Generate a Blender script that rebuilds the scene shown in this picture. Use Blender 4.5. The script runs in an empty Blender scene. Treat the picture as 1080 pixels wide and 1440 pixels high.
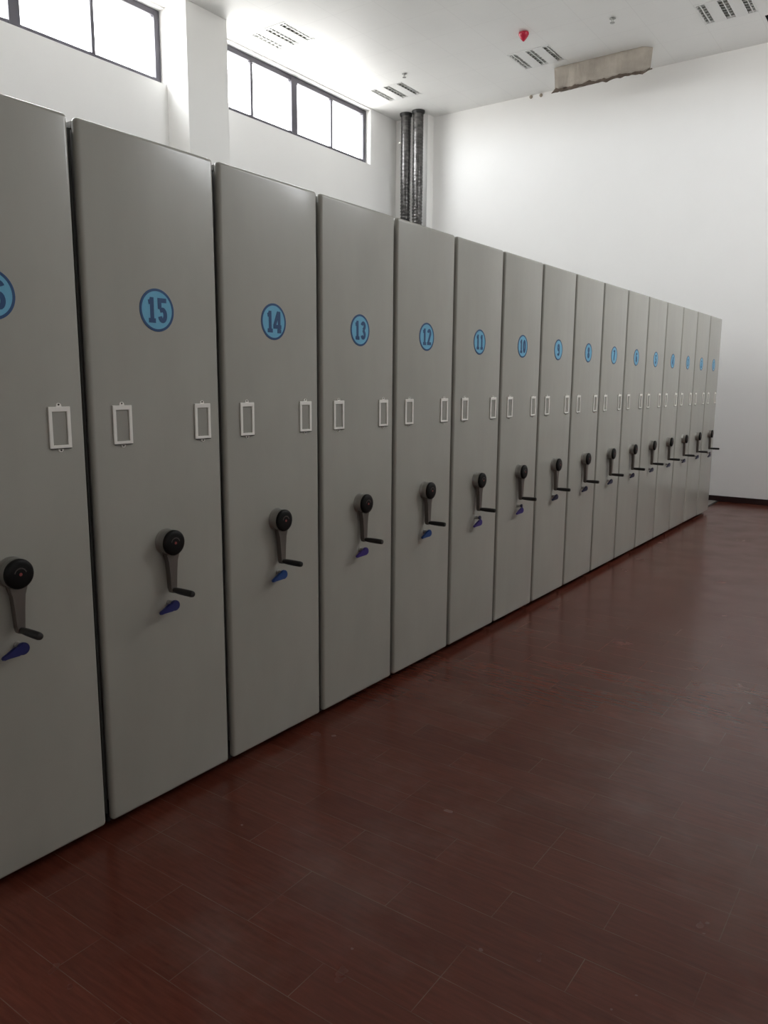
import bpy, bmesh, math, random
from mathutils import Vector, Matrix
random.seed(7)
S = bpy.context.scene
COL = S.collection
PI = math.pi

# ------------------------------------------------------------------ helpers
def bx(bm, x0, x1, y0, y1, z0, z1, bevel=0.0, seg=2):
    r = bmesh.ops.create_cube(bm, size=1.0)
    vs = r['verts']
    for v in vs:
        v.co = Vector(((x0 + x1) / 2 + v.co.x * (x1 - x0), (y0 + y1) / 2 + v.co.y * (y1 - y0), (z0 + z1) / 2 + v.co.z * (z1 - z0)))
    if bevel > 0:
        es = list({e for v in vs for e in v.link_edges})
        bmesh.ops.bevel(bm, geom=es, offset=bevel, segments=seg, profile=0.5, affect='EDGES')

def lathe(bm, prof, axis, origin, n=32, cap0=True, cap1=True):
    """revolve (radius, height) pairs about an axis ('X' or 'Z') through origin"""
    rings = []
    for r, h in prof:
        ring = []
        for i in range(n):
            a = 2 * PI * i / n
            c, s = r * math.cos(a), r * math.sin(a)
            p = (h, c, s) if axis == 'X' else ((c, s, h) if axis == 'Z' else (c, h, s))
            ring.append(bm.verts.new(Vector(p) + Vector(origin)))
        rings.append(ring)
    for a, b in zip(rings, rings[1:]):
        for i in range(n):
            j = (i + 1) % n
            bm.faces.new((a[i], a[j], b[j], b[i]))
    if cap0: bm.faces.new(rings[0][::-1])
    if cap1: bm.faces.new(rings[-1])

def prism(bm, poly, fn, t0, t1):
    """extrude a 2-D polygon between t0 and t1; fn(u, v, t) -> point"""
    a = [bm.verts.new(fn(u, v, t0)) for u, v in poly]
    b = [bm.verts.new(fn(u, v, t1)) for u, v in poly]
    bm.faces.new(a[::-1]); bm.faces.new(b)
    n = len(poly)
    for i in range(n):
        j = (i + 1) % n
        bm.faces.new((a[i], a[j], b[j], b[i]))

def tube(bm, p0, p1, r0, r1, n=12):
    p0, p1 = Vector(p0), Vector(p1)
    d = (p1 - p0).normalized()
    u = d.orthogonal().normalized(); w = d.cross(u)
    A = [bm.verts.new(p0 + (u * math.cos(2 * PI * i / n) + w * math.sin(2 * PI * i / n)) * r0) for i in range(n)]
    B = [bm.verts.new(p1 + (u * math.cos(2 * PI * i / n) + w * math.sin(2 * PI * i / n)) * r1) for i in range(n)]
    for i in range(n):
        j = (i + 1) % n
        bm.faces.new((A[i], A[j], B[j], B[i]))
    bm.faces.new(A[::-1]); bm.faces.new(B)

def obj(name, bm, mat, parent=None, loc=None, smooth=False):
    bmesh.ops.recalc_face_normals(bm, faces=bm.faces[:])
    me = bpy.data.meshes.new(name)
    bm.to_mesh(me); bm.free()
    if smooth:
        for p in me.polygons: p.use_smooth = True
        try: me.set_sharp_from_angle(angle=math.radians(38))
        except Exception: pass
    o = bpy.data.objects.new(name, me)
    COL.objects.link(o)
    me.materials.append(mat)
    if parent is not None: o.parent = parent
    if loc is not None: o.location = loc
    return o

def thing(name, label, cat, loc=(0, 0, 0), group=None):
    o = bpy.data.objects.new(name, None)
    COL.objects.link(o)
    o.empty_display_size = 0.1
    o.location = loc
    return tag(o, label, cat, group)

def tag(o, label, cat, group=None):
    o['label'] = label; o['category'] = cat
    if group: o['group'] = group
    return o

def struct(name, bm, mat, label, cat, parent=None, loc=None):
    o = obj(name, bm, mat, parent, loc)
    if parent is None:
        o['kind'] = 'structure'
        tag(o, label, cat)
    return o

def dup(root, loc):
    r = root.copy(); COL.objects.link(r); r.location = loc
    for ch in list(root.children):
        c = ch.copy(); COL.objects.link(c); c.parent = r
        for g in ch.children:
            d = g.copy(); COL.objects.link(d); d.parent = c
    return r

def holed(bm, u0, u1, v0, v1, holes, fn):
    """flat sheet u0..u1 x v0..v1 with rectangular holes"""
    us = sorted({u0, u1, *[h[0] for h in holes], *[h[1] for h in holes]})
    vs = sorted({v0, v1, *[h[2] for h in holes], *[h[3] for h in holes]})
    V = {}
    def vert(u, v):
        if (u, v) not in V: V[(u, v)] = bm.verts.new(fn(u, v))
        return V[(u, v)]
    for a, b in zip(us, us[1:]):
        for c, d in zip(vs, vs[1:]):
            mu, mv = (a + b) / 2, (c + d) / 2
            if any(h[0] < mu < h[1] and h[2] < mv < h[3] for h in holes): continue
            bm.faces.new((vert(a, c), vert(b, c), vert(b, d), vert(a, d)))

# ------------------------------------------------------------------ materials
def mat(name, base, rough=0.5, metal=0.0, spec=0.5, coat=0.0, coat_rough=0.05):
    m = bpy.data.materials.new(name); m.use_nodes = True
    b = m.node_tree.nodes['Principled BSDF']
    b.inputs['Base Color'].default_value = (*base, 1)
    b.inputs['Roughness'].default_value = rough
    b.inputs['Metallic'].default_value = metal
    b.inputs['Specular IOR Level'].default_value = spec
    b.inputs['Coat Weight'].default_value = coat
    b.inputs['Coat Roughness'].default_value = coat_rough
    return m

def nt(m): return m.node_tree.nodes, m.node_tree.links, m.node_tree.nodes['Principled BSDF']

def math_node(N, L, op, a, b=None, c=None):
    n = N.new('ShaderNodeMath'); n.operation = op
    for i, v in enumerate((a, b, c)):
        if v is None: continue
        if isinstance(v, (int, float)): n.inputs[i].default_value = v
        else: L.new(v, n.inputs[i])
    return n.outputs[0]

def noise(N, L, vec, scale, detail=3.0, rough=0.55):
    n = N.new('ShaderNodeTexNoise'); n.inputs['Scale'].default_value = scale
    n.inputs['Detail'].default_value = detail; n.inputs['Roughness'].default_value = rough
    L.new(vec, n.inputs['Vector']); return n

def mapping(N, L, vec, scale):
    m = N.new('ShaderNodeMapping'); m.inputs['Scale'].default_value = scale
    L.new(vec, m.inputs['Vector']); return m.outputs[0]

def ramp(N, L, fac, p0, c0, p1, c1):
    r = N.new('ShaderNodeValToRGB')
    e = r.color_ramp.elements
    e[0].position = p0; e[0].color = (*c0, 1); e[1].position = p1; e[1].color = (*c1, 1)
    L.new(fac, r.inputs['Fac']); return r.outputs['Color']

# painted wall
def plaster(name, base, amt):
    m = mat(name, base, 0.75, spec=0.3)
    N, L, B = nt(m)
    g = N.new('ShaderNodeNewGeometry').outputs['Position']
    n1 = noise(N, L, g, 0.9, 4)
    d = tuple(c * (1 - amt) for c in base)
    L.new(ramp(N, L, n1.outputs['Fac'], 0.3, d, 0.7, base), B.inputs['Base Color'])
    n2 = noise(N, L, g, 90, 3)
    bp = N.new('ShaderNodeBump'); bp.inputs['Strength'].default_value = 0.06; bp.inputs['Distance'].default_value = 0.004
    L.new(n2.outputs['Fac'], bp.inputs['Height']); L.new(bp.outputs[0], B.inputs['Normal'])
    return m

M = {}
M['wall'] = plaster('white_wall_paint', (0.87, 0.865, 0.85), 0.03)
M['pillar'] = plaster('pillar_paint', (0.85, 0.845, 0.825), 0.03)

# ceiling: white lay-in tiles with barely visible seams, 0.6 m grid
def ceiling_mat():
    m = mat('ceiling_tile_paint', (0.80, 0.80, 0.785), 0.5, spec=0.4)
    N, L, B = nt(m)
    g = N.new('ShaderNodeNewGeometry').outputs['Position']
    sp = N.new('ShaderNodeSeparateXYZ'); L.new(g, sp.inputs[0])
    def seam(o, off):
        f = math_node(N, L, 'FRACT', math_node(N, L, 'DIVIDE', math_node(N, L, 'ADD', o, off), 0.6))
        return math_node(N, L, 'LESS_THAN', math_node(N, L, 'ABSOLUTE', math_node(N, L, 'SUBTRACT', f, 0.5)), 0.005)
    s = math_node(N, L, 'MAXIMUM', seam(sp.outputs[0], 0.2 + 6), seam(sp.outputs[1], 0.2 + 6))
    mx = N.new('ShaderNodeMix'); mx.data_type = 'RGBA'
    L.new(math_node(N, L, 'MULTIPLY', s, 0.17), mx.inputs['Factor'])
    n1 = noise(N, L, g, 1.3, 3)
    L.new(ramp(N, L, n1.outputs['Fac'], 0.3, (0.85, 0.85, 0.835), 0.7, (0.88, 0.88, 0.865)), mx.inputs[6])
    mx.inputs[7].default_value = (0.45, 0.45, 0.44, 1)
    L.new(mx.outputs[2], B.inputs['Base Color'])
    return m
M['ceiling'] = ceiling_mat()

# floor: glazed red-brown plank tiles 0.60 x 0.15 m laid across the aisle, pale grout
def floor_mat():
    m = mat('red_brown_plank_tile', (0.1, 0.04, 0.03), 0.3, spec=0.34)
    N, L, B = nt(m)
    g = N.new('ShaderNodeNewGeometry').outputs['Position']
    sp = N.new('ShaderNodeSeparateXYZ'); L.new(g, sp.inputs[0])
    X, Y = sp.outputs[0], sp.outputs[1]
    yr = math_node(N, L, 'DIVIDE', math_node(N, L, 'ADD', Y, 15.0), 0.15)
    row = math_node(N, L, 'FLOOR', yr)
    fy = math_node(N, L, 'FRACT', yr)
    wn0 = N.new('ShaderNodeTexWhiteNoise'); wn0.noise_dimensions = '1D'; L.new(row, wn0.inputs['W'])
    r5 = math_node(N, L, 'MODULO', row, 5.0)
    c1 = math_node(N, L, 'COMPARE', r5, 4.0, 0.1)      # rows whose joints the photograph shows
    c2 = math_node(N, L, 'COMPARE', r5, 2.0, 0.1)
    keep = math_node(N, L, 'MAXIMUM', c1, c2)
    off = math_node(N, L, 'MULTIPLY', math_node(N, L, 'SUBTRACT', 1.0, keep), 0.3)
    xr = math_node(N, L, 'DIVIDE', math_node(N, L, 'ADD', math_node(N, L, 'ADD', X, 12.0 - 0.54), off), 0.595)
    ix = math_node(N, L, 'FLOOR', xr)
    fx = math_node(N, L, 'FRACT', xr)
    def edge(f, w):
        d = math_node(N, L, 'SUBTRACT', 0.5, math_node(N, L, 'ABSOLUTE', math_node(N, L, 'SUBTRACT', f, 0.5)))
        return math_node(N, L, 'LESS_THAN', d, w)
    grout = math_node(N, L, 'MAXIMUM', edge(fy, 0.008), edge(fx, 0.0022))
    cell = N.new('ShaderNodeCombineXYZ'); L.new(ix, cell.inputs[0]); L.new(row, cell.inputs[1])
    wn = N.new('ShaderNodeTexWhiteNoise'); wn.noise_dimensions = '2D'; L.new(cell.outputs[0], wn.inputs['Vector'])
    tone = ramp(N, L, wn.outputs['Value'], 0.0, FLOOR_A, 1.0, FLOOR_B)
    gv = N.new('ShaderNodeVectorMath'); gv.operation = 'ADD'; L.new(g, gv.inputs[0])
    sc = N.new('ShaderNodeVectorMath'); sc.operation = 'SCALE'; L.new(cell.outputs[0], sc.inputs[0]); sc.inputs['Scale'].default_value = 3.17
    L.new(sc.outputs[0], gv.inputs[1])
    grain = noise(N, L, mapping(N, L, gv.outputs[0], (4, 42, 1)), 1.6, 6, 0.65)
    mx = N.new('ShaderNodeMix'); mx.data_type = 'RGBA'; mx.blend_type = 'MULTIPLY'
    mx.inputs['Factor'].default_value = 1.0
    L.new(tone, mx.inputs[6])
    L.new(ramp(N, L, grain.outputs['Fac'], 0.25, (0.76, 0.73, 0.72), 0.75, (1.2, 1.19, 1.18)), mx.inputs[7])
    # dusty scuffs
    dust = noise(N, L, g, 1.7, 5, 0.6)
    dm = ramp_val(N, L, dust.outputs['Fac'], 0.5, 0.0, 0.85, 0.32)
    mxd = N.new('ShaderNodeMix'); mxd.data_type = 'RGBA'
    L.new(dm, mxd.inputs['Factor']); L.new(mx.outputs[2], mxd.inputs[6]); mxd.inputs[7].default_value = (0.20, 0.15, 0.12, 1)
    # grout breaks up where it is worn
    gw = noise(N, L, g, 7.0, 3)
    gfac = math_node(N, L, 'MULTIPLY', grout, ramp_val(N, L, gw.outputs['Fac'], 0.35, 0.08, 0.65, 0.55))
    mg = N.new('ShaderNodeMix'); mg.data_type = 'RGBA'
    L.new(gfac, mg.inputs['Factor']); L.new(mxd.outputs[2], mg.inputs[6]); mg.inputs[7].default_value = (0.17, 0.125, 0.09, 1)
    L.new(mg.outputs[2], B.inputs['Base Color'])
    rg = noise(N, L, g, 3.0, 4)
    L.new(ramp_val(N, L, rg.outputs['Fac'], 0.3, FLOOR_R - 0.05, 0.7, FLOOR_R + 0.06), B.inputs['Roughness'])
    bp = N.new('ShaderNodeBump'); bp.inputs['Strength'].default_value = 0.12; bp.inputs['Distance'].default_value = 0.002
    L.new(math_node(N, L, 'SUBTRACT', math_node(N, L, 'MULTIPLY', grain.outputs['Fac'], 0.5), grout), bp.inputs['Height'])
    L.new(bp.outputs[0], B.inputs['Normal'])
    return m
def ramp_val(N, L, fac, p0, v0, p1, v1):
    mr = N.new('ShaderNodeMapRange')
    mr.inputs['From Min'].default_value = p0; mr.inputs['From Max'].default_value = p1
    mr.inputs['To Min'].default_value = v0; mr.inputs['To Max'].default_value = v1
    L.new(fac, mr.inputs['Value']); return mr.outputs[0]
FLOOR_A = (0.096, 0.0245, 0.0150); FLOOR_B = (0.114, 0.0300, 0.0185); FLOOR_R = 0.22
M['floor'] = floor_mat()

# grey satin enamel of the cabinets, the sheet slightly wavy like pressed steel
def panel_mat():
    m = mat('grey_enamel_sheet', PANEL, 0.34, spec=0.25, coat=0.45, coat_rough=0.14)
    N, L, B = nt(m)
    oi = N.new('ShaderNodeObjectInfo')
    tc = N.new('ShaderNodeNewGeometry').outputs['Position']
    n1 = noise(N, L, mapping(N, L, tc, (1, 5.5, 0.22)), 1.0, 2)
    bp = N.new('ShaderNodeBump'); bp.inputs['Strength'].default_value = 0.35; bp.inputs['Distance'].default_value = 0.006
    L.new(n1.outputs['Fac'], bp.inputs['Height'])
    n2 = noise(N, L, tc, 350, 2)
    b2 = N.new('ShaderNodeBump'); b2.inputs['Strength'].default_value = 0.03; b2.inputs['Distance'].default_value = 0.001
    L.new(n2.outputs['Fac'], b2.inputs['Height']); L.new(bp.outputs[0], b2.inputs['Normal'])
    L.new(b2.outputs[0], B.inputs['Normal'])
    sm = noise(N, L, mapping(N, L, tc, (1, 2.0, 0.8)), 2.2, 4)
    L.new(ramp(N, L, sm.outputs['Fac'], 0.3, tuple(c * 0.95 for c in PANEL), 0.7, tuple(c * 1.04 for c in PANEL)), B.inputs['Base Color'])
    return m
PANEL = (0.335, 0.328, 0.290)
M['panel'] = panel_mat()
M['carcass'] = mat('grey_shelf_steel', (0.28, 0.275, 0.26), 0.45)
M['black'] = mat('black_chassis', (0.012, 0.012, 0.012), 0.5)
M['seal'] = mat('dark_grey_rubber', (0.06, 0.06, 0.055), 0.7)
M['plastic_black'] = mat('black_plastic', (0.006, 0.0055, 0.005), 0.42, spec=0.15)
M['rubber_black'] = mat('black_grip', (0.008, 0.007, 0.006), 0.5)
M['chrome'] = mat('satin_chrome', (0.33, 0.32, 0.30), 0.34, metal=0.9)
M['arm_metal'] = mat('grey_cast_metal', (0.13, 0.113, 0.10), 0.40, metal=0.5)
M['frame_white'] = mat('cream_card_frame_plastic', (0.80, 0.78, 0.73), 0.4)
M['screw'] = mat('dark_screw', (0.05, 0.045, 0.04), 0.4, metal=0.7)
M['card_clear'] = mat('clear_card_window', (0.30, 0.292, 0.26), 0.2)
M['disc_blue'] = mat('sky_blue_vinyl', (0.120, 0.385, 0.575), 0.35)
M['disc_navy'] = mat('navy_vinyl', (0.004, 0.055, 0.165), 0.4)
M['mark_red'] = mat('red_mark', (0.26, 0.05, 0.045), 0.5)
M['mark_grey'] = mat('grey_mark', (0.09, 0.07, 0.065), 0.5)
M['key_blue'] = mat('blue_key_plastic', (0.014, 0.018, 0.105), 0.35)
M['key_royal'] = mat('royal_blue_key_plastic', (0.012, 0.050, 0.19), 0.35)
M['key_violet'] = mat('violet_blue_key_plastic', (0.035, 0.018, 0.16), 0.35)
M['key_dark'] = mat('dark_navy_key_plastic', (0.014, 0.013, 0.045), 0.35)
M['win_frame'] = mat('grey_window_metal', (0.075, 0.070, 0.085), 0.45)
M['steel'] = mat('rail_steel', (0.46, 0.44, 0.41), 0.35, metal=0.7)
M['baseboard'] = mat('dark_brown_baseboard', (0.018, 0.006, 0.006), 0.4)
M['red'] = mat('red_plastic', (0.50, 0.012, 0.045), 0.35)
M['grey_dev'] = mat('grey_metal', (0.35, 0.35, 0.33), 0.4, metal=0.5)
M['lamp_white'] = mat('lamp_white_steel', (0.80, 0.80, 0.79), 0.4)
M['lamp_silver'] = mat('lamp_reflector', (0.36, 0.37, 0.35), 0.25, metal=0.9)
M['lamp_blade'] = mat('lamp_louvre_aluminium', (0.72, 0.72, 0.70), 0.3, metal=0.6)
M['tube'] = mat('fluorescent_tube', (0.88, 0.88, 0.87), 0.3)
M['dark_void'] = mat('dark_vent_inside', (0.008, 0.008, 0.008), 0.7)
M['stain'] = mat('brown_anchor', (0.34, 0.29, 0.23), 0.7)

def canvas_mat(name, c):
    m = mat(name, c, 0.9, spec=0.1)
    N, L, B = nt(m)
    g = N.new('ShaderNodeNewGeometry').outputs['Position']
    n1 = noise(N, L, g, 5, 5)
    L.new(ramp(N, L, n1.outputs['Fac'], 0.3, tuple(x * 0.82 for x in c), 0.7, tuple(x * 1.1 for x in c)), B.inputs['Base Color'])
    n2 = noise(N, L, mapping(N, L, g, (6, 1, 1.5)), 3, 3)
    bp = N.new('ShaderNodeBump'); bp.inputs['Strength'].default_value = 0.6; bp.inputs['Distance'].default_value = 0.03
    L.new(n2.outputs['Fac'], bp.inputs['Height']); L.new(bp.outputs[0], B.inputs['Normal'])
    return m
M['canvas'] = canvas_mat('beige_canvas', (0.42, 0.38, 0.33))
M['canvas_dark'] = canvas_mat('brown_canvas_hem', (0.17, 0.135, 0.11))

def foil_mat():
    m = mat('dark_foil_duct', (0.07, 0.068, 0.066), 0.27, metal=0.55)
    N, L, B = nt(m)
    g = N.new('ShaderNodeNewGeometry').outputs['Position']
    n1 = noise(N, L, mapping(N, L, g, (3, 3, 9)), 3, 4)
    L.new(ramp(N, L, n1.outputs['Fac'], 0.35, (0.045, 0.043, 0.042), 0.75, (0.17, 0.165, 0.16)), B.inputs['Base Color'])
    n2 = noise(N, L, g, 22, 3)
    bp = N.new('ShaderNodeBump'); bp.inputs['Strength'].default_value = 0.35; bp.inputs['Distance'].default_value = 0.01
    L.new(n2.outputs['Fac'], bp.inputs['Height']); L.new(bp.outputs[0], B.inputs['Normal'])
    return m
M['foil'] = foil_mat()

def glass_mat():
    m = bpy.data.materials.new('window_glass'); m.use_nodes = True
    N, L = m.node_tree.nodes, m.node_tree.links
    N.remove(N['Principled BSDF'])
    t = N.new('ShaderNodeBsdfTransparent'); t.inputs[0].default_value = (0.96, 0.97, 0.98, 1)
    g = N.new('ShaderNodeBsdfGlossy'); g.inputs['Roughness'].default_value = 0.02
    lw = N.new('ShaderNodeLayerWeight'); lw.inputs[0].default_value = 0.5
    f = N.new('ShaderNodeMath'); f.operation = 'MULTIPLY_ADD'
    p5 = N.new('ShaderNodeMath'); p5.operation = 'POWER'; L.new(lw.outputs['Facing'], p5.inputs[0]); p5.inputs[1].default_value = 5.0
    L.new(p5.outputs[0], f.inputs[0]); f.inputs[1].default_value = 0.9; f.inputs[2].default_value = 0.04
    mx = N.new('ShaderNodeMixShader')
    L.new(f.outputs[0], mx.inputs[0]); L.new(t.outputs[0], mx.inputs[1]); L.new(g.outputs[0], mx.inputs[2])
    L.new(mx.outputs[0], N['Material Output'].inputs[0])
    return m
M['glass'] = glass_mat()

# ------------------------------------------------------------------ room
XL, XR, Y0, FAR, ZC = -5.62, 4.2, -9.0, 11.643, 5.976
LAMPS = [(-5.0, 7.98, 'louvred three-tube ceiling light above the middle window, beside the pillar'),
         (-4.88, 10.36, 'louvred three-tube ceiling light above the two dark duct pipes'),
         (-2.60, 10.40, 'louvred three-tube ceiling light between the red alarm and the canvas cover'),
         (-0.20, 10.38, 'louvred three-tube ceiling light at the top right, nearest the black vent slot')]
HL = 0.285
VENT = (0.14, 1.46, 10.82, 11.05)
bm = bmesh.new()
holed(bm, XL - 0.25, XR, Y0, FAR, [], lambda u, v: (u, v, 0))
struct('floor', bm, M['floor'], 'red-brown glazed wood-look plank tile floor', 'floor')
bm = bmesh.new()
holed(bm, XL - 0.25, XR, Y0, FAR, [(x - HL, x + HL, y - HL, y + HL) for x, y, _ in LAMPS] + [VENT], lambda u, v: (u, v, ZC))
r_ = bmesh.ops.extrude_face_region(bm, geom=bm.faces[:])
for v_ in [g_ for g_ in r_['geom'] if isinstance(g_, bmesh.types.BMVert)]: v_.co.z += 0.05
struct('ceiling', bm, M['ceiling'], 'high white tiled ceiling with faint square seams', 'ceiling')

WZ0, WZ1 = 5.125, 5.957
WINS = [(7.27, 10.725), (2.95, 6.615), (-1.35, 2.30)]  # the last is an added unseen window that lets in more daylight
bm = bmesh.new()
holes = [(a, b, WZ0, WZ1) for a, b in WINS]
holed(bm, Y0, FAR, 0, ZC, holes, lambda u, v: (XL, u, v))
holed(bm, Y0, FAR, 0, ZC, holes, lambda u, v: (XL - 0.25, u, v))
for a, b in WINS:
    for p in (((a, WZ0), (b, WZ0)), ((a, WZ1), (b, WZ1)), ((a, WZ0), (a, WZ1)), ((b, WZ0), (b, WZ1))):
        (ya, za), (yb, zb_) = p
        bm.faces.new([bm.verts.new(c) for c in ((XL, ya, za), (XL, yb, zb_), (XL - 0.25, yb, zb_), (XL - 0.25, ya, za))])
bmesh.ops.remove_doubles(bm, verts=bm.verts[:], dist=1e-5)
struct('wall_left', bm, M['wall'], 'white window wall behind the row of cabinets', 'wall')
bm = bmesh.new(); holed(bm, XL - 0.25, XR, 0, ZC, [], lambda u, v: (u, FAR, v))
struct('wall_far', bm, M['wall'], 'blank white wall at the far end of the room', 'wall')
BACK_FILL_WINS = [(-4.2, -0.8)]  # added unseen window in the back wall, there to brighten the far wall
BZ0, BZ1 = 4.9, 5.8
RIGHT_FILL_WINS = [(5.9, 9.8)]  # added unseen window on the right, invented to light far wall and floor
RZ0, RZ1 = 4.85, 5.935
bm = bmesh.new(); holed(bm, Y0, FAR, 0, ZC, [(a, b, RZ0, RZ1) for a, b in RIGHT_FILL_WINS], lambda u, v: (XR, u, v))
r_ = bmesh.ops.extrude_face_region(bm, geom=bm.faces[:])
for v_ in [g_ for g_ in r_['geom'] if isinstance(g_, bmesh.types.BMVert)]: v_.co.x += 0.25
struct('wall_right', bm, M['wall'], 'white wall on the right side of the aisle', 'wall')
bm = bmesh.new(); holed(bm, XL - 0.25, XR, 0, ZC, [(a, b, BZ0, BZ1) for a, b in BACK_FILL_WINS], lambda u, v: (u, Y0, v))
r_ = bmesh.ops.extrude_face_region(bm, geom=bm.faces[:])
for v_ in [g_ for g_ in r_['geom'] if isinstance(g_, bmesh.types.BMVert)]: v_.co.y -= 0.25
struct('wall_back', bm, M['wall'], 'white wall behind the camera', 'wall')

bm = bmesh.new(); bx(bm, XL, -5.25, 6.62, 7.265, 0, ZC, 0.006)
struct('trim_1', bm, M['pillar'], 'white square pillar between the two windows', 'pillar')
bm = bmesh.new(); bx(bm, XL, -5.25, 2.305, 2.945, 0, ZC, 0.006)
struct('trim_2', bm, M['pillar'], 'white square pillar left of the nearest window', 'pillar')
bm = bmesh.new(); bx(bm, XL, -4.99, 11.45, FAR, 0, ZC, 0.006)
struct('trim_3', bm, M['pillar'], 'white corner column behind the two dark pipes', 'column')
bm = bmesh.new(); bx(bm, -4.99, XR - 0.013, FAR - 0.013, FAR - 0.001, 0, 0.082, 0.003)
struct('baseboard_far', bm, M['baseboard'], 'dark brown baseboard along the far wall', 'baseboard')
bm = bmesh.new(); bx(bm, XR - 0.013, XR - 0.001, Y0, FAR, 0, 0.082, 0.003)
struct('baseboard_right', bm, M['baseboard'], 'dark brown baseboard along the right wall', 'baseboard')

# windows: outer frame, thick central mullion, thin sash bars, four panes
def window(idx, ya, yb, label, flip=False, WZ0=WZ0, WZ1=WZ1):
    x0, x1 = -5.775, -5.715
    g = 0.002
    ya += g; yb -= g
    ym = (ya + yb) / 2
    bm = bmesh.new()
    fw = 0.045
    bx(bm, x0, x1, ya, yb, WZ0 + g, WZ0 + 0.078, 0.004)
    bx(bm, x0, x1, ya, yb, WZ1 - 0.07, WZ1 - g, 0.004)
    bx(bm, x0, x1 + 0.005, ya, ya + 0.075, WZ0 + g, WZ1 - g, 0.004)
    bx(bm, x0, x1 + 0.005, yb - 0.075, yb, WZ0 + g, WZ1 - g, 0.004)
    bx(bm, x0, x1 + 0.01, ym - 0.062, ym + 0.062, WZ0 + g, WZ1 - g, 0.004)
    root = obj('window_%d' % idx, bm, M['win_frame'])
    root['kind'] = 'structure'; tag(root, label, 'window')
    half = (yb - ya) / 2
    ends = [ya + 0.075, ym - 0.062, ym + 0.062, yb - 0.075]
    for a, b in ((ends[0], ends[1]), (ends[2], ends[3])):
        mid = (a + b) / 2 + 0.01
        bm = bmesh.new(); bx(bm, x0 + 0.01, x1 - 0.005, mid - 0.022, mid + 0.022, WZ0 + 0.079, WZ1 - 0.071, 0.003)
        obj('sash_bar', bm, M['win_frame'], root)
        for c, d in ((a, mid - 0.0225), (mid + 0.0225, b)):
            bm = bmesh.new(); bx(bm, -5.748, -5.742, c + 0.001, d - 0.001, WZ0 + 0.079, WZ1 - 0.071)
            obj('pane', bm, M['glass'], root)
    if flip:        # the added fill window, turned round into the opposite wall
        root.matrix_world = Matrix.Translation((XR + XL, ya + yb, 0)) @ Matrix.Rotation(PI, 4, 'Z')
window(1, *WINS[1], 'wide clerestory window at the top left, nearer of the two')
window(2, *WINS[0], 'wide clerestory window beyond the pillar, beside the dark pipes')
window(3, *WINS[2], 'added unseen clerestory window in the left wall nearest the back wall, for more daylight')
window(5, *RIGHT_FILL_WINS[0], 'added unseen clerestory window in the right wall, fill daylight for the far end', True, RZ0, RZ1)
def back_fill_window(idx, xa, xb, label):
    ya_, yb_ = Y0 - 0.14, Y0 - 0.08
    g = 0.002
    xa += g; xb -= g
    bm = bmesh.new()
    for z0, z1 in ((BZ0 + g, BZ0 + 0.08), (BZ1 - 0.08, BZ1 - g)): bx(bm, xa, xb, ya_, yb_, z0, z1, 0.004)
    xm = (xa + xb) / 2
    for x0, x1 in ((xa, xa + 0.08), (xm - 0.06, xm + 0.06), (xb - 0.08, xb)): bx(bm, x0, x1, ya_, yb_, BZ0 + g, BZ1 - g, 0.004)
    root = obj('window_%d' % idx, bm, M['win_frame'])
    root['kind'] = 'structure'; tag(root, label, 'window')
    for x0, x1 in ((xa + 0.081, xm - 0.061), (xm + 0.061, xb - 0.081)):
        bm = bmesh.new(); bx(bm, x0, x1, Y0 - 0.112, Y0 - 0.106, BZ0 + 0.081, BZ1 - 0.081); obj('pane', bm, M['glass'], root)
back_fill_window(4, *BACK_FILL_WINS[0], 'added unseen clerestory window in the back wall, fill daylight from behind the camera')

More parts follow.
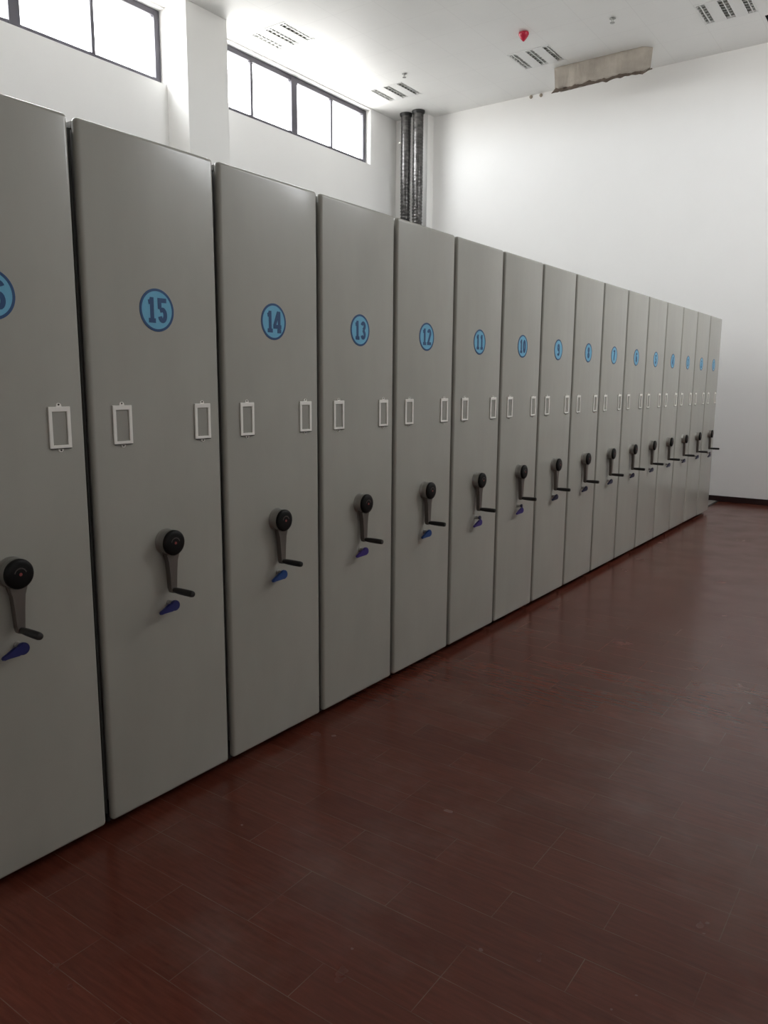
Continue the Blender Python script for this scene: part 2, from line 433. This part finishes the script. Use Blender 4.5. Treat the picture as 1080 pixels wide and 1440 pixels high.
# ------------------------------------------------------------------ ceiling lights
def make_light(x, y, label):
    t = thing('ceiling_light', label, 'ceiling light', (x, y, ZC), 'recessed louvred ceiling lights')
    h = HL - 0.002
    slots = [(-0.237 + 0.24 * k - 0.052 - 0.003, -0.237 + 0.24 * k + 0.052 - 0.003) for k in range(3)]
    bm = bmesh.new()
    holed(bm, -h - 0.012, h + 0.012, -h - 0.012, h + 0.012, [(a + 0.006, b + 0.006, -0.262, 0.262) for a, b in [(s[0], s[1]) for s in slots]], lambda u, v: (u, v, -0.005))
    r = bmesh.ops.extrude_face_region(bm, geom=bm.faces[:])
    for v in [g for g in r['geom'] if isinstance(g, bmesh.types.BMVert)]: v.co.z += 0.004
    bx(bm, -h, h, -h, -h + 0.004, 0, 0.09); bx(bm, -h, h, h - 0.004, h, 0, 0.09)
    bx(bm, -h, -h + 0.004, -h, h, 0, 0.09); bx(bm, h - 0.004, h, -h, h, 0, 0.09)
    bx(bm, -h, h, -h, h, 0.09, 0.096)
    obj('housing', bm, M['lamp_white'], t)
    for a, b in slots:
        a += 0.006; b += 0.006
        c = (a + b) / 2; w = (b - a) / 2
        bm = bmesh.new()
        prof = [(-w, 0.0), (-w * 0.92, 0.03), (-w * 0.6, 0.058), (-0.012, 0.068), (0.012, 0.068), (w * 0.6, 0.058), (w * 0.92, 0.03), (w, 0.0)]
        outer = [(u * 1.03, v + 0.003) for u, v in prof][::-1]
        prism(bm, prof + outer, lambda u, v, t_: (c + u, t_, v), -0.262, 0.262)
        rf = obj('reflector', bm, M['lamp_silver'], t)
        bm = bmesh.new(); lathe(bm, [(0.011, -0.255), (0.013, -0.25), (0.013, 0.25), (0.011, 0.255)], 'Y', (c, 0, 0.040), 12)
        obj('tube', bm, M['tube'], t, smooth=True)
        bm = bmesh.new()
        for k in range(7):
            yy = -0.225 + 0.075 * k
            bx(bm, c - w * 0.97, c + w * 0.97, yy - 0.004, yy + 0.004, 0.0, 0.024)
        bx(bm, c - 0.006, c + 0.006, -0.262, 0.262, -0.001, 0.012)
        obj('louvre', bm, M['lamp_blade'], t)
        # bright end cap where the lamp holder sits
        bm = bmesh.new(); bx(bm, c - w * 0.9, c + w * 0.9, 0.245, 0.261, 0.002, 0.05, 0.002)
        obj('lamp_holder', bm, M['lamp_white'], t)
for x, y, lb in LAMPS: make_light(x, y, lb)

# black vent slot in the ceiling
t = thing('ceiling_vent', 'black slot vent in the ceiling at the right edge of the photo', 'vent', (VENT[0], VENT[2], ZC))
w, d = VENT[1] - VENT[0], VENT[3] - VENT[2]
bm = bmesh.new()
e = 0.002
bx(bm, e, w - e, e, d - e, 0.16, 0.166); bx(bm, e, w - e, e, e + 0.004, 0.0, 0.16); bx(bm, e, w - e, d - e - 0.004, d - e, 0.0, 0.16)
bx(bm, e, e + 0.004, e, d - e, 0.0, 0.16); bx(bm, w - e - 0.004, w - e, e, d - e, 0.0, 0.16)
obj('duct_box', bm, M['dark_void'], t)
bm = bmesh.new()
for k in range(4): bx(bm, 0.006, w - 0.006, 0.045 + 0.045 * k, 0.049 + 0.045 * k, 0.03, 0.055)
obj('vane', bm, M['dark_void'], t)

# canvas cover hanging from the ceiling
def canvas_cover():
    t = thing('canvas_cover', 'wrinkled beige canvas cover hanging from the ceiling at the far wall', 'canvas cover', (-1.88, 10.86, ZC))
    W = 0.665
    n = 60
    def hang(u):    # bottom edge, u in 0..1
        return -0.285 + 0.006 * math.sin(u * 19) + 0.005 * math.sin(u * 51 + 1) + (0.03 * (u - 0.94) / 0.06 if u > 0.94 else 0)
    def depth(u, s):
        fold = 0.012 * math.sin(u * 17) * s + 0.008 * math.sin(u * 41 + 2) * s
        if u > 0.92: fold += 0.9 * (u - 0.92) * 1.33        # last fold turns back to the wall
        if u < 0.05: fold += 0.3 * (0.05 - u)
        return fold
    path = [(k / n) for k in range(n + 1)]
    bm = bmesh.new()
    rows = 8
    grid = []
    for j in range(rows + 1):
        s = j / rows
        grid.append([bm.verts.new((-W + 2 * W * u + (0.02 * s * (1 if u < .5 else -0.6) if (u < 0.04 or u > 0.93) else 0), depth(u, s), hang(u) * s + 0.002 * (1 - s))) for u in path])
    for j in range(rows):
        for k in range(n): bm.faces.new((grid[j][k], grid[j][k + 1], grid[j + 1][k + 1], grid[j + 1][k]))
    # sides and back return to the duct collar
    for sgn in (-1, 1):
        k = 0 if sgn < 0 else n
        back = [bm.verts.new((grid[j][k].co.x - sgn * 0.03, 0.15, grid[j][k].co.z)) for j in range(rows + 1)]
        for j in range(rows): bm.faces.new((grid[j][k], back[j], back[j + 1], grid[j + 1][k]))
        if sgn < 0: bl = back
        else: br = back
    for j in range(rows): bm.faces.new((bl[j], br[j], br[j + 1], bl[j + 1]))
    sheet = obj('canvas_sheet', bm, M['canvas'], t, smooth=True)
    so = sheet.modifiers.new('thickness', 'SOLIDIFY'); so.thickness = 0.006; so.offset = 0
    # torn darker hem rolled under along the bottom
    bm = bmesh.new()
    rings = []
    for k in range(-1, n + 1):
        u = max(k, 0) / n
        x = -W + 2 * W * u - (0.05 if k < 0 else 0)
        z = hang(u) - 0.004 - (0.02 if k < 0 else 0)
        rr = 0.022 + 0.007 * math.sin(u * 37) + 0.005 * math.sin(u * 83)
        if k < 0: rr = 0.004
        if u > 0.93: rr *= 0.45
        y = depth(u, 1) + 0.035
        rings.append([bm.verts.new((x, y + 1.6 * rr * math.cos(a), z + 0.75 * rr * math.sin(a))) for a in [2 * PI * i / 8 for i in range(8)]])
    for a, b in zip(rings, rings[1:]):
        for i in range(8): bm.faces.new((a[i], a[(i + 1) % 8], b[(i + 1) % 8], b[i]))
    bm.faces.new(rings[0]); bm.faces.new(rings[-1])
    bmc = bmesh.new(); bx(bmc, -W + 0.04, W - 0.12, 0.03, 0.13, -0.05, 0.09); obj('duct_collar', bmc, M['canvas_dark'], t)
    h = obj('hem', bm, M['canvas_dark'], t, smooth=True)
    h['label'] = 'torn brown lower hem of the canvas'
canvas_cover()

# red alarm, sprinklers, wall anchors
bm = bmesh.new()
lathe(bm, [(0.03, 0.07), (0.03, 0.0005), (0.062, -0.012), (0.064, -0.03), (0.052, -0.055), (0.03, -0.085), (0.012, -0.105), (0.004, -0.110)], 'Z', (0, 0, 0), 28)
o = obj('fire_alarm', bm, M['red'], loc=(-2.41, 9.60, ZC), smooth=True); tag(o, 'small red cone-shaped alarm on the ceiling', 'alarm')
def sprinkler(x, y, label, s=1.0):
    t = thing('sprinkler', label, 'sprinkler', (x, y, ZC), 'ceiling sprinklers')
    bm = bmesh.new(); lathe(bm, [(0.010 * s, 0.07), (0.010 * s, 0.001), (0.036 * s, -0.006), (0.014 * s, -0.010), (0.010 * s, -0.022)], 'Z', (0, 0, 0), 18)
    obj('body', bm, M['grey_dev'], t, smooth=True)
    bm = bmesh.new()
    for sg in (-1, 1): tube(bm, (sg * 0.012 * s, 0, -0.018), (sg * 0.004 * s, 0, -0.050), 0.003, 0.003, 6)
    obj('yoke', bm, M['grey_dev'], t)
    bm = bmesh.new(); lathe(bm, [(0.026 * s, -0.050), (0.026 * s, -0.054)], 'Z', (0, 0, 0), 12)
    obj('deflector', bm, M['grey_dev'], t)
sprinkler(-4.38, 9.85, 'grey sprinkler head on the ceiling above the dark pipes')
sprinkler(-1.37, 9.86, 'grey sprinkler head on the ceiling right of the red alarm', 1.1)
for x, z, lb in ((-3.252, 5.952, 'left of the two small brown anchors high on the far wall'), (-3.088, 5.946, 'right of the two small brown anchors high on the far wall')):
    bm = bmesh.new(); lathe(bm, [(0.026, -0.001), (0.024, -0.012), (0.010, -0.018)], 'Y', (0, 0, 0), 14)
    o = obj('wall_anchor', bm, M['stain'], loc=(x, FAR, z), smooth=True); tag(o, lb, 'anchor', 'anchors on the far wall')

# dark duct pipes in the far corner
def pipe(x, y, r, label, seed):
    rnd = random.Random(seed)
    t = thing('duct_pipe', label, 'pipe', (x, y, 0), 'dark pipes in the far corner')
    prof = []
    z = 0.0
    while z < ZC - 0.03:
        rib = 0.35 + 0.65 * max(0.0, min(1.0, (4.9 - z) / 0.6))     # ribs fade out towards the ceiling
        prof.append((r, z)); prof.append((r - 0.008 * rib, z + 0.018)); prof.append((r - 0.008 * rib + rnd.uniform(0, 0.002), z + 0.03))
        z += 0.05
    prof.append((r, ZC - 0.02))
    bm = bmesh.new(); lathe(bm, prof, 'Z', (0, 0, 0), 28); obj('duct', bm, M['foil'], t, smooth=True)
    bm = bmesh.new(); lathe(bm, [(r + 0.004, ZC - 0.05), (r + 0.018, ZC - 0.03), (r + 0.02, ZC - 0.003)], 'Z', (0, 0, 0), 28); obj('ceiling_collar', bm, M['black'], t, smooth=True)
    return t
p1 = pipe(-5.285, 11.25, 0.083, 'left of the two dark ribbed foil pipes in the far corner', 3)
pipe(-5.045, 11.25, 0.085, 'right of the two dark ribbed foil pipes in the far corner', 5)
bm = bmesh.new(); bx(bm, -0.115, -0.075, -0.045, -0.025, 5.52, 5.55, 0.004); obj('bracket', bm, M['frame_white'], p1)

# ------------------------------------------------------------------ floor rails under the row
def rail(x0, x1, label):
    t = thing('floor_rail', label, 'rail', ((x0 + x1) / 2, 0.6, 0), 'steel floor rails under the cabinets')
    w = (x1 - x0) / 2; Lr = 11.03
    bm = bmesh.new(); bx(bm, -w, w, 0, Lr, 0.0005, 0.010, 0.002); obj('rail_plate', bm, M['steel'], t)
    bm = bmesh.new(); bx(bm, w + 0.0005, w + 0.028, 0, Lr, 0.0005, 0.006); obj('rail_groove', bm, M['black'], t)
rail(-0.29, -0.142, 'flat steel floor rail running out past the last cabinet')
rail(-2.05, -1.90, 'steel floor rail under the middle of the cabinets')
rail(-3.60, -3.45, 'steel floor rail under the window side of the cabinets')

# ------------------------------------------------------------------ numerals: bold condensed strokes
def arc(cx, cy, rx, ry, a0, a1, n=10):
    return [(cx + rx * math.cos(math.radians(a0 + (a1 - a0) * i / n)), cy + ry * math.sin(math.radians(a0 + (a1 - a0) * i / n))) for i in range(n + 1)]
TS = 0.185       # stroke thickness for a digit of height 1
h = TS / 2
wd = 0.23        # half width of a digit
ux, rx_ = wd - h, wd - h
G = {
 '1': [[(0.02, h), (0.02, 1 - 0.0)], [(-0.15, h * 0.8), (0.19, h * 0.8)], [(-0.15, 0.80), (-0.02, 0.83), (0.02, 0.96)]],
 '2': [arc(0, 0.73, ux, 0.27 - h, 170, -20) + [(-ux + 0.02, 0.12), (-ux + 0.02, h)], [(-wd, h), (wd, h)]],
 '3': [arc(0, 0.74, ux, 0.26 - h, 165, -60) + [(0.0, 0.53)], [(0.0, 0.53)] + arc(0, 0.27, ux, 0.27 - h, 60, -165)],
 '4': [[(0.10, 0.0), (0.10, 1.0)], [(0.06, 0.98), (-wd + 0.02, 0.34), (-wd + 0.02, 0.27), (wd + 0.02, 0.27)], [(-0.02, h * 0.7), (wd + 0.01, h * 0.7)]],
 '5': [[(wd - 0.02, 1 - h), (-ux, 1 - h), (-ux, 0.55)] , [(-ux + 0.01, 0.50)] + arc(0, 0.315, ux, 0.315 - h, 112, -165, 14)],
 '6': [arc(0, 0.76, ux, 0.24 - h, 15, 180) + [(-ux, 0.30)], arc(0, 0.31, ux, 0.31 - h, 0, 360, 20)],
 '7': [[(-wd, 1 - h), (wd - h, 1 - h), (wd - h, 0.86), (-0.05, 0.30), (-0.05, 0.0)]],
 '8': [arc(0, 0.755, ux * 0.92, 0.245 - h, 0, 360, 20), arc(0, 0.275, ux, 0.275 - h, 0, 360, 20)],
 '9': [arc(0, 0.24, ux, 0.24 - h, 195, 360) + [(ux, 0.70)], arc(0, 0.69, ux, 0.31 - h, 0, 360, 20)],
 '0': [arc(0, 0.5, ux, 0.5 - h, 0, 360, 28)],
}
def stroke(bm, pts, t, fn, d0, d1):
    P = [Vector(p) for p in pts]
    closed = (P[0] - P[-1]).length < 1e-6
    if closed: P = P[:-1]
    n = len(P)
    Lf, Rt = [], []
    for i in range(n):
        a = P[i - 1] if (i > 0 or closed) else None
        b = P[(i + 1) % n] if (i < n - 1 or closed) else None
        d1v = (P[i] - a).normalized() if a is not None else None
        d2v = (b - P[i]).normalized() if b is not None else None
        d = (d1v + d2v).normalized() if (d1v is not None and d2v is not None) else (d1v if d1v is not None else d2v)
        nn = Vector((-d.y, d.x))
        k = 1.0
        if d1v is not None and d2v is not None:
            k = 1 / max(0.55, nn.dot(Vector((-d1v.y, d1v.x))))
        Lf.append(P[i] + nn * t / 2 * k); Rt.append(P[i] - nn * t / 2 * k)
    m = n if closed else n - 1
    for i in range(m):
        j = (i + 1) % n
        prism(bm, [tuple(Lf[i]), tuple(Rt[i]), tuple(Rt[j]), tuple(Lf[j])], fn, d0, d1)

def numeral_bm(text):
    bm = bmesh.new()
    H = 0.086
    adv = 0.047
    x0 = -adv * (len(text) - 1) / 2
    for i, ch in enumerate(text):
        for j, s in enumerate(G[ch]):
            stroke(bm, s, TS, lambda u, v, t_, i=i: (t_, (x0 + adv * i) + u * H, (v - 0.5) * H), 0.0, 0.0007 + 0.0001 * j)
    return bm

# ------------------------------------------------------------------ one mobile shelving cabinet
PW, PZ0, PZ1, PD = 0.570, 0.040, 2.440, 0.034
PITCH = 0.597
CY = 0.285
def make_cabinet():
    t = thing('mobile_shelf_cabinet', 'x', 'cabinet', (0, 0, 0), 'grey mobile shelving cabinets in the row')
    # front panel: pressed steel sheet with rounded edges, a hair convex
    bm = bmesh.new()
    bx(bm, -PD, 0, 0, PW, PZ0, PZ1, 0.014, 5)
    obj('front_panel', bm, M['panel'], t, smooth=True)
    # shelving behind the panel: uprights, shelves, middle sheet and top
    bm = bmesh.new()
    X1, X0 = -PD - 0.004, -3.70
    for x in (X1 - 0.03, -0.95, -1.87, -2.79, X0):
        for y in (0.012, PW - 0.042):
            bx(bm, x, x + 0.03, y, y + 0.03, 0.105, PZ1 - 0.03)
    for k in range(7):
        z = 0.115 + k * 0.372
        bx(bm, X0, X1, 0.012, PW - 0.012, z, z + 0.022)
    obj('shelving', bm, M['carcass'], t)
    bm = bmesh.new(); bx(bm, X0, X1, 0.008, PW - 0.008, PZ1 - 0.028, PZ1 - 0.006, 0.002); obj('top_cover', bm, M['carcass'], t)
    bm = bmesh.new(); bx(bm, X0, X1, PW / 2 - 0.006, PW / 2 + 0.006, 0.14, PZ1 - 0.03); obj('divider_sheet', bm, M['carcass'], t)
    bm = bmesh.new(); bx(bm, X0, -0.045, 0.006, PW - 0.006, 0.018, 0.104, 0.003); obj('chassis', bm, M['black'], t)
    # dust seal strips either side of the gap
    for y in (-0.006, PW - 0.002):
        bm = bmesh.new(); bx(bm, -0.075, -PD - 0.002, y, y + 0.008, 0.06, PZ1 - 0.03); obj('seal_strip', bm, M['seal'], t)
    # number disc
    bm = bmesh.new(); lathe(bm, [(0.0745, 0.0002), (0.0745, 0.0012), (0.0735, 0.0016), (0.0655, 0.0016), (0.0655, 0.0002)], 'X', (0, 0, 0), 56, False, False)
    bm.faces.ensure_lookup_table()
    disc = obj('number_plate', bm, M['disc_navy'], t, (0, CY, 1.870))
    bm = bmesh.new(); lathe(bm, [(0.0655, 0.0002), (0.0655, 0.0011)], 'X', (0, 0, 0), 56); obj('plate_face', bm, M['disc_blue'], disc)
    # card frames
    for y in (0.118, 0.478):
        bm = bmesh.new()
        w, hh, b = 0.0385, 0.0665, 0.0125
        d = 0.006
        bx(bm, 0, d, -w, -w + b, -hh, hh, 0.0015); bx(bm, 0, d, w - b, w, -hh, hh, 0.0015)
        bx(bm, 0, d, -w + b * 0.6, w - b * 0.6, hh - 0.016, hh - 0.0002, 0.0015); bx(bm, 0, d, -w + b * 0.6, w - b * 0.6, -hh + 0.0002, -hh + 0.010, 0.0015)
        for s in (-1, 1):
            tab = [(-0.011, s * hh * 0.96), (-0.008, s * (hh + 0.008)), (-0.003, s * (hh + 0.0115)), (0.003, s * (hh + 0.0115)), (0.008, s * (hh + 0.008)), (0.011, s * hh * 0.96)]
            prism(bm, tab, lambda u, v, q: (q, u, v), 0.0, 0.003)
        fr = obj('label_frame', bm, M['frame_white'], t, (0.0002, y, 1.4725))
        bm = bmesh.new(); bx(bm, 0.0003, 0.0012, -w + b, w - b, -hh + 0.010, hh - 0.016); obj('card_window', bm, M['card_clear'], fr)
        bm = bmesh.new(); bx(bm, 0.0002, 0.0066, -w + 0.004, w - 0.003, -hh - 0.0022, -hh + 0.0002); obj('frame_slot', bm, M['screw'], fr)
        for s in (-1, 1):
            bm = bmesh.new(); lathe(bm, [(0.0032, 0.003), (0.0026, 0.0046)], 'X', (0, 0, s * (hh + 0.0065)), 12); obj('screw', bm, M['screw'], fr)
    # crank: chrome boss, black cap, arm, grip
    CZ = 1.034
    bm = bmesh.new(); lathe(bm, [(0.050, 0.0003), (0.050, 0.004), (0.0475, 0.007), (0.046, 0.020), (0.0475, 0.024), (0.0485, 0.036), (0.0475, 0.039)], 'X', (0, 0, 0), 40)
    crank = obj('crank', bm, M['chrome'], t, (0, CY, CZ), True)
    bm = bmesh.new(); lathe(bm, [(0.0470, 0.0392), (0.0475, 0.044), (0.0462, 0.049), (0.042, 0.0525), (0.030, 0.0545), (0.004, 0.055)], 'X', (0, 0, 0), 40)
    cap = obj('crank_cap', bm, M['plastic_black'], crank, smooth=True)
    bm = bmesh.new()
    for k in range(12):     # printed direction ring round the middle of the cap
        a = math.radians(20 + 140 * k / 11)
        bx(bm, 0.0544, 0.0553, 0.019 * math.cos(a) - 0.0013, 0.019 * math.cos(a) + 0.0013, 0.019 * math.sin(a) - 0.002, 0.019 * math.sin(a) + 0.002)
    obj('cap_marking', bm, M['mark_grey'], crank)
    bm = bmesh.new(); lathe(bm, [(0.0055, 0.0548), (0.005, 0.0562)], 'X', (0, 0, 0), 14); obj('cap_dot', bm, M['mark_red'], crank)
    bm = bmesh.new()
    half = [(0.036, -0.024), (0.026, -0.044), (0.0205, -0.070), (0.0165, -0.110), (0.0140, -0.150), (0.0125, -0.174), (0.0115, -0.186), (0.006, -0.193)]
    poly = [(u, v) for u, v in half] + [(-u, v) for u, v in half[::-1]]
    prism(bm, poly, lambda u, v, q: (q + (-0.006 if False else 0), u, v), 0.014, 0.038)
    bmesh.ops.bevel(bm, geom=[e for e in bm.edges], offset=0.0025, segments=2, affect='EDGES')
    obj('crank_arm', bm, M['arm_metal'], crank, smooth=True)
    bm = bmesh.new()
    prof = [(0.0085, 0.030), (0.0095, 0.042), (0.0105, 0.046), (0.0120, 0.070), (0.0126, 0.105), (0.0122, 0.133), (0.0105, 0.140), (0.006, 0.142)]
    lathe(bm, prof, 'X', (0, 0, -0.181), 22); obj('crank_grip', bm, M['rubber_black'], crank, smooth=True)
    # lock
    bm = bmesh.new(); lathe(bm, [(0.0125, 0.0003), (0.0125, 0.004), (0.0105, 0.006), (0.0105, 0.020), (0.0095, 0.024)], 'X', (0, 0, 0), 24)
    obj('lock', bm, M['chrome'], t, (0, CY + 0.003, 0.797), True)
    return t

ORD = {16: 'first', 15: 'second', 14: 'third', 13: 'fourth', 12: 'fifth', 11: 'sixth', 10: 'seventh', 9: 'eighth', 8: 'ninth', 7: 'tenth', 6: 'eleventh', 5: 'twelfth', 4: 'thirteenth', 3: 'fourteenth'}
proto = make_cabinet()
YL = lambda n: 1.553 + (15 - n) * PITCH

def key_bm(drop):
    """teardrop plastic key head hanging beside the lock"""
    bm = bmesh.new()
    c = (0.0, -0.004 - drop)
    tip = (-0.058, -0.021 - drop)
    R = 0.0205
    poly = []
    ang = math.atan2(tip[1] - c[1], tip[0] - c[0])
    for i in range(21):
        a = ang + 0.62 + (2 * PI - 1.24) * i / 20
        poly.append((c[0] + R * math.cos(a), c[1] + R * math.sin(a)))
    for da in (-0.9, -0.3, 0.3, 0.9):
        poly.append((tip[0] + 0.008 * math.cos(ang + da), tip[1] + 0.008 * math.sin(ang + da)))
    prism(bm, poly, lambda u, v, q: (q + 0.10 * (u + 0.0), u, v), 0.030, 0.042)
    bmesh.ops.bevel(bm, geom=[e for e in bm.edges], offset=0.003, segments=2, affect='EDGES')
    return bm
def shank_bm():
    bm = bmesh.new(); lathe(bm, [(0.0045, 0.0245), (0.0045, 0.0298)], 'X', (0, 0, 0), 12)
    return bm
def make_key(y, m, drop, label):
    k = thing('key', label, 'key', (0, y, 0.797), 'keys in the cabinet locks')
    obj('key_head', key_bm(drop), m, k)
    obj('key_shank', shank_bm(), M['chrome'], k, smooth=True)
    if drop > 0:
        bm = bmesh.new(); lathe(bm, [(0.012, 0.0300), (0.013, 0.034), (0.011, 0.0395)], 'X', (0, 0, 0.002), 16)
        obj('key_collar', bm, M['key_dark'], k, smooth=True)
        bm = bmesh.new()
        for i in range(16):
            a0, a1 = 2 * PI * i / 16, 2 * PI * (i + 1) / 16
            rr = 0.013
            tube(bm, (0.037, rr * math.cos(a0), -0.014 + rr * math.sin(a0)), (0.037, rr * math.cos(a1), -0.014 + rr * math.sin(a1)), 0.0012, 0.0012, 6)
        obj('key_ring', bm, M['chrome'], k)

KEYC = {16: ('key_blue', 'dark blue'), 15: ('key_blue', 'dark blue'), 14: ('key_royal', 'royal blue'), 13: ('key_violet', 'violet-blue'), 12: ('key_royal', 'royal blue'),
        11: ('key_violet', 'violet-blue'), 10: ('key_violet', 'violet-blue')}
cabs = {n: dup(proto, (0, YL(n), 0)) for n in range(15, 0, -1)}
proto.location = (0, YL(16), 0); cabs[16] = proto
for n in range(16, 0, -1):
    o = cabs[n]
    if n == 16: lb = 'grey mobile shelving cabinet numbered 16, cut off at the left edge'
    elif n >= 8: lb = 'grey mobile shelving cabinet with the round blue number %d, %s from the near end' % (n, ORD[n])
    elif n >= 3: lb = 'narrow-looking grey cabinet numbered %d, %s from the near end of the row' % (n, ORD[n])
    elif n == 2: lb = 'second-to-last grey cabinet of the row, numbered 2, near the far wall'
    else: lb = 'last grey cabinet at the far end of the row, numbered 1'
    o['label'] = lb
    disc = [c for c in o.children if c.name.startswith('number_plate')][0]
    obj('numeral', numeral_bm(str(n)), M['disc_navy'], disc, (0.0012, 0, 0))
    mk, cn = KEYC.get(n, ('key_dark', 'dark navy'))
    make_key(YL(n) + CY, M[mk], 0.024 if n in (11, 10, 1) else 0.0,
             '%s plastic-headed key in the lock of the cabinet numbered %d' % (cn, n))

# ------------------------------------------------------------------ daylight
SKY = 24.0
wld = bpy.data.worlds.new('overcast_sky'); S.world = wld; wld.use_nodes = True
N, L = wld.node_tree.nodes, wld.node_tree.links
bg = N['Background']
dirn = N.new('ShaderNodeTexCoord').outputs['Generated']
sz = N.new('ShaderNodeSeparateXYZ'); L.new(dirn, sz.inputs[0])
sky = ramp(N, L, ramp_val(N, L, sz.outputs[2], -1.0, 0.0, 1.0, 1.0), 0.49, (0.50, 0.485, 0.46), 0.52, (0.99, 0.995, 0.995))
L.new(sky, bg.inputs['Color'])      # overcast sky over a darker yard
bg.inputs['Strength'].default_value = SKY
def portal(loc, w, h_, rot):
    ld = bpy.data.lights.new('window_portal', 'AREA'); ld.shape = 'RECTANGLE'
    ld.size = w; ld.size_y = h_
    ld.cycles.is_portal = True
    lo = bpy.data.objects.new('window_portal', ld); COL.objects.link(lo)
    lo.location = loc; lo.rotation_euler = rot
for a, b in WINS: portal((XL - 0.255, (a + b) / 2, (WZ0 + WZ1) / 2), WZ1 - WZ0, b - a, (0, -PI / 2, 0))
for a, b in RIGHT_FILL_WINS: portal((XR + 0.255, (a + b) / 2, (RZ0 + RZ1) / 2), RZ1 - RZ0, b - a, (0, PI / 2, 0))
for a, b in BACK_FILL_WINS: portal(((a + b) / 2, Y0 - 0.255, (BZ0 + BZ1) / 2), b - a, BZ1 - BZ0, (PI / 2, 0, 0))

# ------------------------------------------------------------------ camera
yaw, pitch, roll = math.radians(35.30952), math.radians(9.41238), math.radians(0.40710)
f = 1089.033
fwd = Vector((-math.sin(yaw) * math.cos(pitch), math.cos(yaw) * math.cos(pitch), -math.sin(pitch)))
r = fwd.cross(Vector((0, 0, 1))).normalized(); u = r.cross(fwd)
c, s = math.cos(roll), math.sin(roll)
r, u = c * r + s * u, c * u - s * r
cd = bpy.data.cameras.new('camera'); cam = bpy.data.objects.new('camera', cd); COL.objects.link(cam)
cam.matrix_world = Matrix(((r.x, u.x, -fwd.x, 2.2957), (r.y, u.y, -fwd.y, 0.0), (r.z, u.z, -fwd.z, 1.61884), (0, 0, 0, 1)))
cd.sensor_fit = 'VERTICAL'; cd.sensor_height = 36.0; cd.sensor_width = 27.0
cd.lens = f / 1440 * 36.0
cd.clip_start = 0.05; cd.clip_end = 100
S.camera = cam
S.cycles.max_bounces = 14; S.cycles.diffuse_bounces = 10; S.cycles.glossy_bounces = 6; S.cycles.transparent_max_bounces = 12
S.view_settings.view_transform = 'Standard'; S.view_settings.look = 'None'
S.view_settings.exposure = 0.0; S.view_settings.gamma = 1.0
S.view_settings.use_curve_mapping = False
